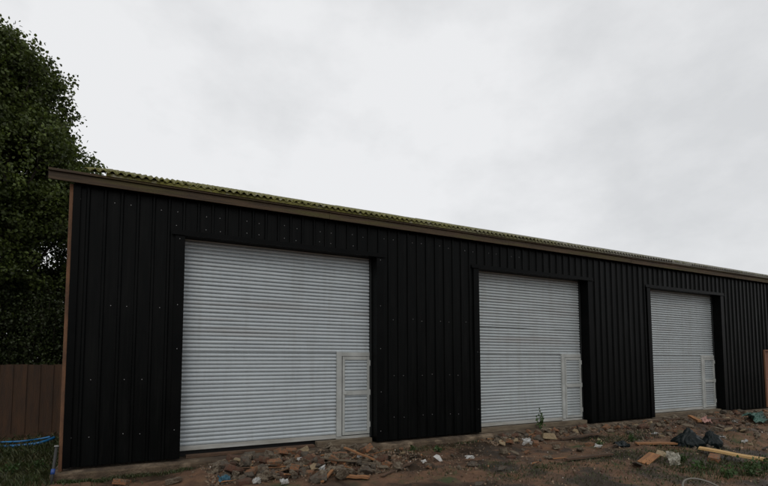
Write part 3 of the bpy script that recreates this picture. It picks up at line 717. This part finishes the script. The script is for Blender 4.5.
# sheets, rags
def rag(name, px, py, sx, sy, lift, amp, mtl, lab, cat, seed, rz_=0, tilt=.3):
    vs, fs = [], []; n_ = 14; r = random.Random(seed)
    for j in range(n_+1):
        for i in range(n_+1):
            u, v = i/n_-.5, j/n_-.5
            e = 1+.35*noise.noise(Vector((math.atan2(v, u)*1.2, seed, 0)))
            h = noise.noise(Vector((u*3+seed, v*3, 0)))*amp+abs(noise.noise(Vector((u*7, v*7, seed))))*amp*.8
            vs.append((u*sx*e+noise.noise(Vector((v*5, u*5, seed)))*sx*.15, v*sy*e, h))
    for j in range(n_):
        for i in range(n_): q = j*(n_+1)+i; fs.append((q, q+1, q+n_+2, q+n_+1))
    k = len(vs); vs2 = vs+[(x, y, z-.004) for x, y, z in vs]
    fs2 = fs+[tuple(q+k for q in f[::-1]) for f in fs]
    o = link(name, pymesh(name, vs2, fs2, False), None, mtl, on(px, py, lift)); o.rotation_euler = (tilt, 0, rz_); tag(o, lab, cat); return o
M_bluec = mat('blue_cloth', (.05, .14, .19), .7, (.02, .06, .09), 9)
rag('crumpled_sheet', 224, 483, .17, .14, .06, .06, M_bluec, 'crumpled blue green sheet at the left end of the nearest heap', 'sheet', 2, .2, .5)
rag('plastic_scrap', 257, 484, .12, .10, .05, .06, M_white, 'white crumpled scrap just below the big dark lump', 'plastic scrap', 3, .4, .7)
rag('plastic_scrap', 284, 485, .12, .10, .05, .05, M_white, 'white crumpled scrap at the bottom edge under the upright slab', 'plastic scrap', 4, .1, .6)
rag('plastic_scrap', 322, 474, .12, .10, .07, .08, M_white, 'grey white scrap between the lumps of the nearest heap', 'plastic scrap', 5, .9, .8)
rag('plastic_scrap', 300, 463, .10, .07, .07, .03, M_white, 'small white scrap behind the upright slab', 'plastic scrap', 6, .3, .6)
rag('plastic_scrap', 359, 461, .09, .06, .08, .03, M_white, 'small white scrap under the orange lath', 'plastic scrap', 7, 0, .6)
rag('plastic_scrap', 527, 446, .20, .15, .10, .06, M_white, 'white rag on the middle heap left of the pale wedge', 'rag', 8, -.6, .8)
rag('plastic_scrap', 470, 461.5, .18, .08, .08, .03, M_white, 'white flakes lying on the flat dark stone', 'plastic scrap', 9, .1, .5)
rag('plastic_sheet', 674, 464, .20, .27, .09, .08, mat('dirty_film', (.36, .35, .30), .5, (.22, .2, .15), 8), 'dirty white plastic sheet standing up in the weeds', 'plastic sheet', 10, -.7, .95)
rag('plastic_scrap', 424, 464.5, .11, .07, .06, .02, M_white, 'tiny white chip on the small grey lump', 'plastic scrap', 11, .3, .5)
rag('plastic_sheet', 623, 446, .42, .3, .04, .05, M_bag, 'flattened black plastic sheet in the soil left of the orange plank', 'plastic sheet', 12, .3, .2)
rag('plastic_sheet', 757, 422, .8, .45, .12, .16, mat('green_sheet', (.03, .10, .075), .5, (.02, .05, .04), 5), 'crumpled dark green sheet by the far brown door', 'plastic sheet', 13, .1, .5)
rag('plastic_scrap', 531, 421.5, .16, .06, .01, .02, M_white, 'white flake by the weed at the middle shutter', 'plastic scrap', 14, 0, .5)
rag('plastic_scrap', 706, 424, .35, .2, .1, .08, mat('pink_rag', (.35, .2, .17), .7), 'dull pink scrap above the right black bag', 'rag', 15, 0, .5)
for k, (px, py) in enumerate([(690, 440), (735, 424), (722, 440), (655, 436), (745, 444), (598, 449)]):
    rag('plastic_scrap', px, py, .14, .09, .06, .03, M_white, 'small pale scrap of plastic in the rubble toward the far shutter', 'plastic scrap', 20+k, k, .5)['group'] = 'pale scraps toward the far shutter'
# white shard
bm = bmesh.new()
pts = [(0, 0, 0), (.30, -.02, 0), (.12, .10, 0), (.05, .08, 0)]
lo_ = [bm.verts.new((x, y, 0)) for x, y, _ in pts]; hi_ = [bm.verts.new((x, y, .012)) for x, y, _ in pts]
bm.faces.new(lo_[::-1]); bm.faces.new(hi_)
for i in range(4): j = (i+1) % 4; bm.faces.new((lo_[i], lo_[j], hi_[j], hi_[i]))
me = bpy.data.meshes.new('shard'); bm.to_mesh(me); bm.free()
o = link('shard', me, None, M_white, on(433, 462, .10)); o.rotation_euler = (rad(60), rad(35), -.2); tag(o, 'bright white pointed shard stuck in the bare soil', 'shard')
# black bags
def bag(px, py, s, lab, seed, sc):
    bm = bmesh.new(); bmesh.ops.create_icosphere(bm, subdivisions=5, radius=1)
    for v in bm.verts:
        d = v.co.copy(); f = 1+.28*noise.noise(d*1.5+Vector((seed, 0, 0)))
        cr_ = abs(noise.noise(Vector((d.x*3.2, d.y*3.2, d.z*1.2+seed)))); f -= .13*(1-min(1, cr_*4)); f += .05*noise.noise(Vector((math.atan2(d.y, d.x)*5, d.z*1.5, seed)))
        z = d.z
        if z > .55: f *= 1+.5*(z-.55)
        v.co = Vector((d.x*f*sc[0]*(1-.45*max(0, z)), d.y*f*sc[1]*(1-.45*max(0, z)), max(-.55, z*f)*sc[2]))*s
    me = bpy.data.meshes.new('bin_bag'); bm.to_mesh(me); bm.free(); me.polygons.foreach_set('use_smooth', [True]*len(me.polygons))
    o = link('bin_bag', me, None, M_bag, on(px, py, s*.45*sc[2])); tag(o, lab, 'bin bag')
bag(689, 446, .33, 'larger black bin bag slumped left in the rubble before the far shutter', 1, (1.0, .8, .62))
bag(712, 446, .24, 'smaller black bin bag to the right of the larger one', 4, (.9, .8, .75))
# pale hoop of pipe in front
c0 = on(711, 496); r_ = .30
pts = [(c0.x+_rt.x*r_*math.cos(a)+.1*math.sin(a), c0.y+_rt.y*r_*math.cos(a)+.3*math.sin(a), c0.z+.02+.17*math.sin(a)) for a in np.linspace(0, math.pi, 22)]
o = MB().tube(pts, .014, 8).build('hose_loop', mat('pale_hose', (.12, .11, .09), .6), smooth=True); o.location.z -= .03; tag(o, 'pale looped hose rising from the ground at the lower right edge', 'hose')

# ------------------------------------------------------------------ grass and weeds
M_grass = leafmat('grass_blades', (.035, .055, .014), (.05, .05, .02), .5, .2)
M_weed = leafmat('weed_leaves', (.045, .085, .022), (.03, .055, .015), .35, .2)
def inpatch():
    P_ = random.choices(GP, [q[4] for q in GP])[0]
    return random.gauss(P_[0], P_[2]), random.gauss(P_[1], P_[3])
GP = []
for px, py, rx, ry, wt in [(20, 458, .9, 1.8, 60), (45, 478, .4, .5, 4), (10, 480, .6, .6, 5), (100, 472, .35, .12, 1.5), (150, 468, .3, .1, 2), (178, 464, .12, .06, 1.2), (415, 449, .35, .14, 2.5), (440, 450, .3, .1, 2), (460, 441, .2, .08, 1.2),
                           (520, 476, .4, .22, 3), (548, 468, .35, .12, 2), (500, 466, .3, .1, 1), (450, 471, .4, .15, 1), (610, 440, .5, .25, 3), (635, 436, .6, .25, 3), (615, 458, .35, .2, 2), (645, 470, .5, .3, 2), (680, 456, .6, .3, 4),
                           (700, 468, .6, .3, 5), (735, 472, .5, .3, 6), (660, 452, .5, .2, 2), (690, 480, .6, .25, 3), (760, 470, .5, .3, 5), (720, 448, .8, .3, 3), (600, 480, .5, .3, 2), (590, 462, .5, .2, 1)]:
    p = gp(px, py); GP.append((p.x, p.y, rx, ry, wt))
n = 18000; V = np.empty((n, 4, 3))
for i in range(n):
    x, y = inpatch()
    if y > -.2 and x > XC: y = -.25-random.random()*.2
    z = g(x, y); h = random.uniform(.015, .06)*(1.3 if x > 8 else 2.6 if x < -1.4 else 1); a = random.random()*6.28; w_ = random.uniform(.003, .009)
    lx, ly = math.cos(a+1.5)*h*random.uniform(.2, 1), math.sin(a+1.5)*h*random.uniform(.2, 1)
    dx, dy = math.cos(a)*w_, math.sin(a)*w_
    V[i] = [(x-dx, y-dy, z-.005), (x+dx, y+dy, z-.005), (x+dx*.7+lx*.4, y+dy*.7+ly*.4, z+h*.6), (x+lx, y+ly, z+h)]
F = np.arange(n)[:, None]*4+np.array([[0, 1, 2, 3]])
tag(link('grass', npmesh('grass', V.reshape(-1, 3), F), None, M_grass), 'short patchy green grass and creeping weeds on the soil', 'grass', kind='stuff')
# dead leaves on the left ground and all over
def smp_left(): return random.uniform(-4.5, -1.4), random.uniform(-.9, 4.8)
fines('fallen_leaves', 900, smp_left, mat('leaf_litter', (.10, .07, .03), .9, (.05, .06, .025), 3, island=.5), .01, .028, 'leaf litter scattered between the fence and the shed corner', 'leaf litter')

def weed(loc, h, nst, lsz, lab, seed, spread=.12, group=None):
    r = random.Random(seed); rt = empty('weed', loc); tag(rt, lab, 'weed', group); st = MB(); tw = []
    for _ in range(nst):
        a = r.random()*6.28; d = Vector((math.cos(a)*spread*r.random()*2, math.sin(a)*spread*r.random()*2, 1)).normalized(); hh = h*r.uniform(.6, 1)
        st.tube([(0, 0, -.01), d*hh*.5, d*hh+Vector((0, 0, .01))], .004, 5, .002); tw.append(((0, 0, hh*.15), tuple(d), hh*.9))
    st.build('stem', M_weed, rt); leaves('foliage', tw, max(6, int(h*26)), lsz, M_weed, rt, spread=.07+.1*h)
pw = aty(540, 421, -.08)
weed((pw.x, -.08, -.125), .50, 4, .07, 'thin leafy weed growing from the slab against the middle shutter', 1, .05)
for k, (px, py, h, nst, lab) in enumerate([(177, 463, .16, 4, 'small weed in the slab joint left of the nearest shutter'), (412, 452, .15, 6, 'low clump of weeds between the nearest and middle shutters'), (438, 452, .13, 6, 'low weed just right of the clump between the shutters'),
     (752, 476, .34, 14, 'largest leafy weed at the lower right corner'), (700, 470, .22, 9, 'leafy weed on the mound beside the dirty plastic sheet'), (683, 462, .16, 7, 'small weed behind the dirty plastic sheet'), (728, 478, .2, 8, 'weed in front of the long pale board'),
     (632, 442, .16, 7, 'low weed above the tilted orange offcut'), (766, 470, .3, 10, 'leafy weed at the right edge in front of the long pale board'), (600, 445, .12, 5, 'small weed at the right end of the middle heap'), (12, 474, .18, 10, 'low plant on the grass at the lower left corner'), (38, 468, .14, 8, 'low plant on the grass beside the leaning pipe')]):
    weed(tuple(on(px, py)), h, nst, .05, lab, 40+k, .5)

# labels of look-alikes: where only two or three share one, say which stands left or right
byl = {}
for o in SC.objects:
    if o.parent is None and 'label' in o and o.get('group') == o.get('label') : byl.setdefault(o['label'], []).append(o)
for lb, os_ in byl.items():
    if len(os_) == 1:
        continue
    if len(os_) > 3 or len(lb.split()) > 14: continue
    def sx(o):
        v = o.location-CAM; return v.dot(RT)/v.dot(_fw)
    os_.sort(key=sx)
    for o, q in zip(os_, (['left', 'right'] if len(os_) == 2 else ['leftmost', 'central', 'rightmost'])): o['label'] = q+' '+lb

KG = {'brick': 'broken bricks strewn along the shed', 'concrete_lump': 'concrete lumps strewn along the shed', 'stone': 'stones strewn along the shed', 'block': 'pale blocks strewn along the shed',
      'concrete_block': 'squared concrete pieces strewn along the shed', 'slab_shard': 'flat slab shards strewn along the shed', 'splinter': 'wood splinters strewn along the shed', 'plastic_scrap': 'pale scraps of plastic in the rubble'}
for o in SC.objects:
    k = o.name.split('.')[0]
    if o.parent is None and k in KG and 'label' in o: o['group'] = KG[k]
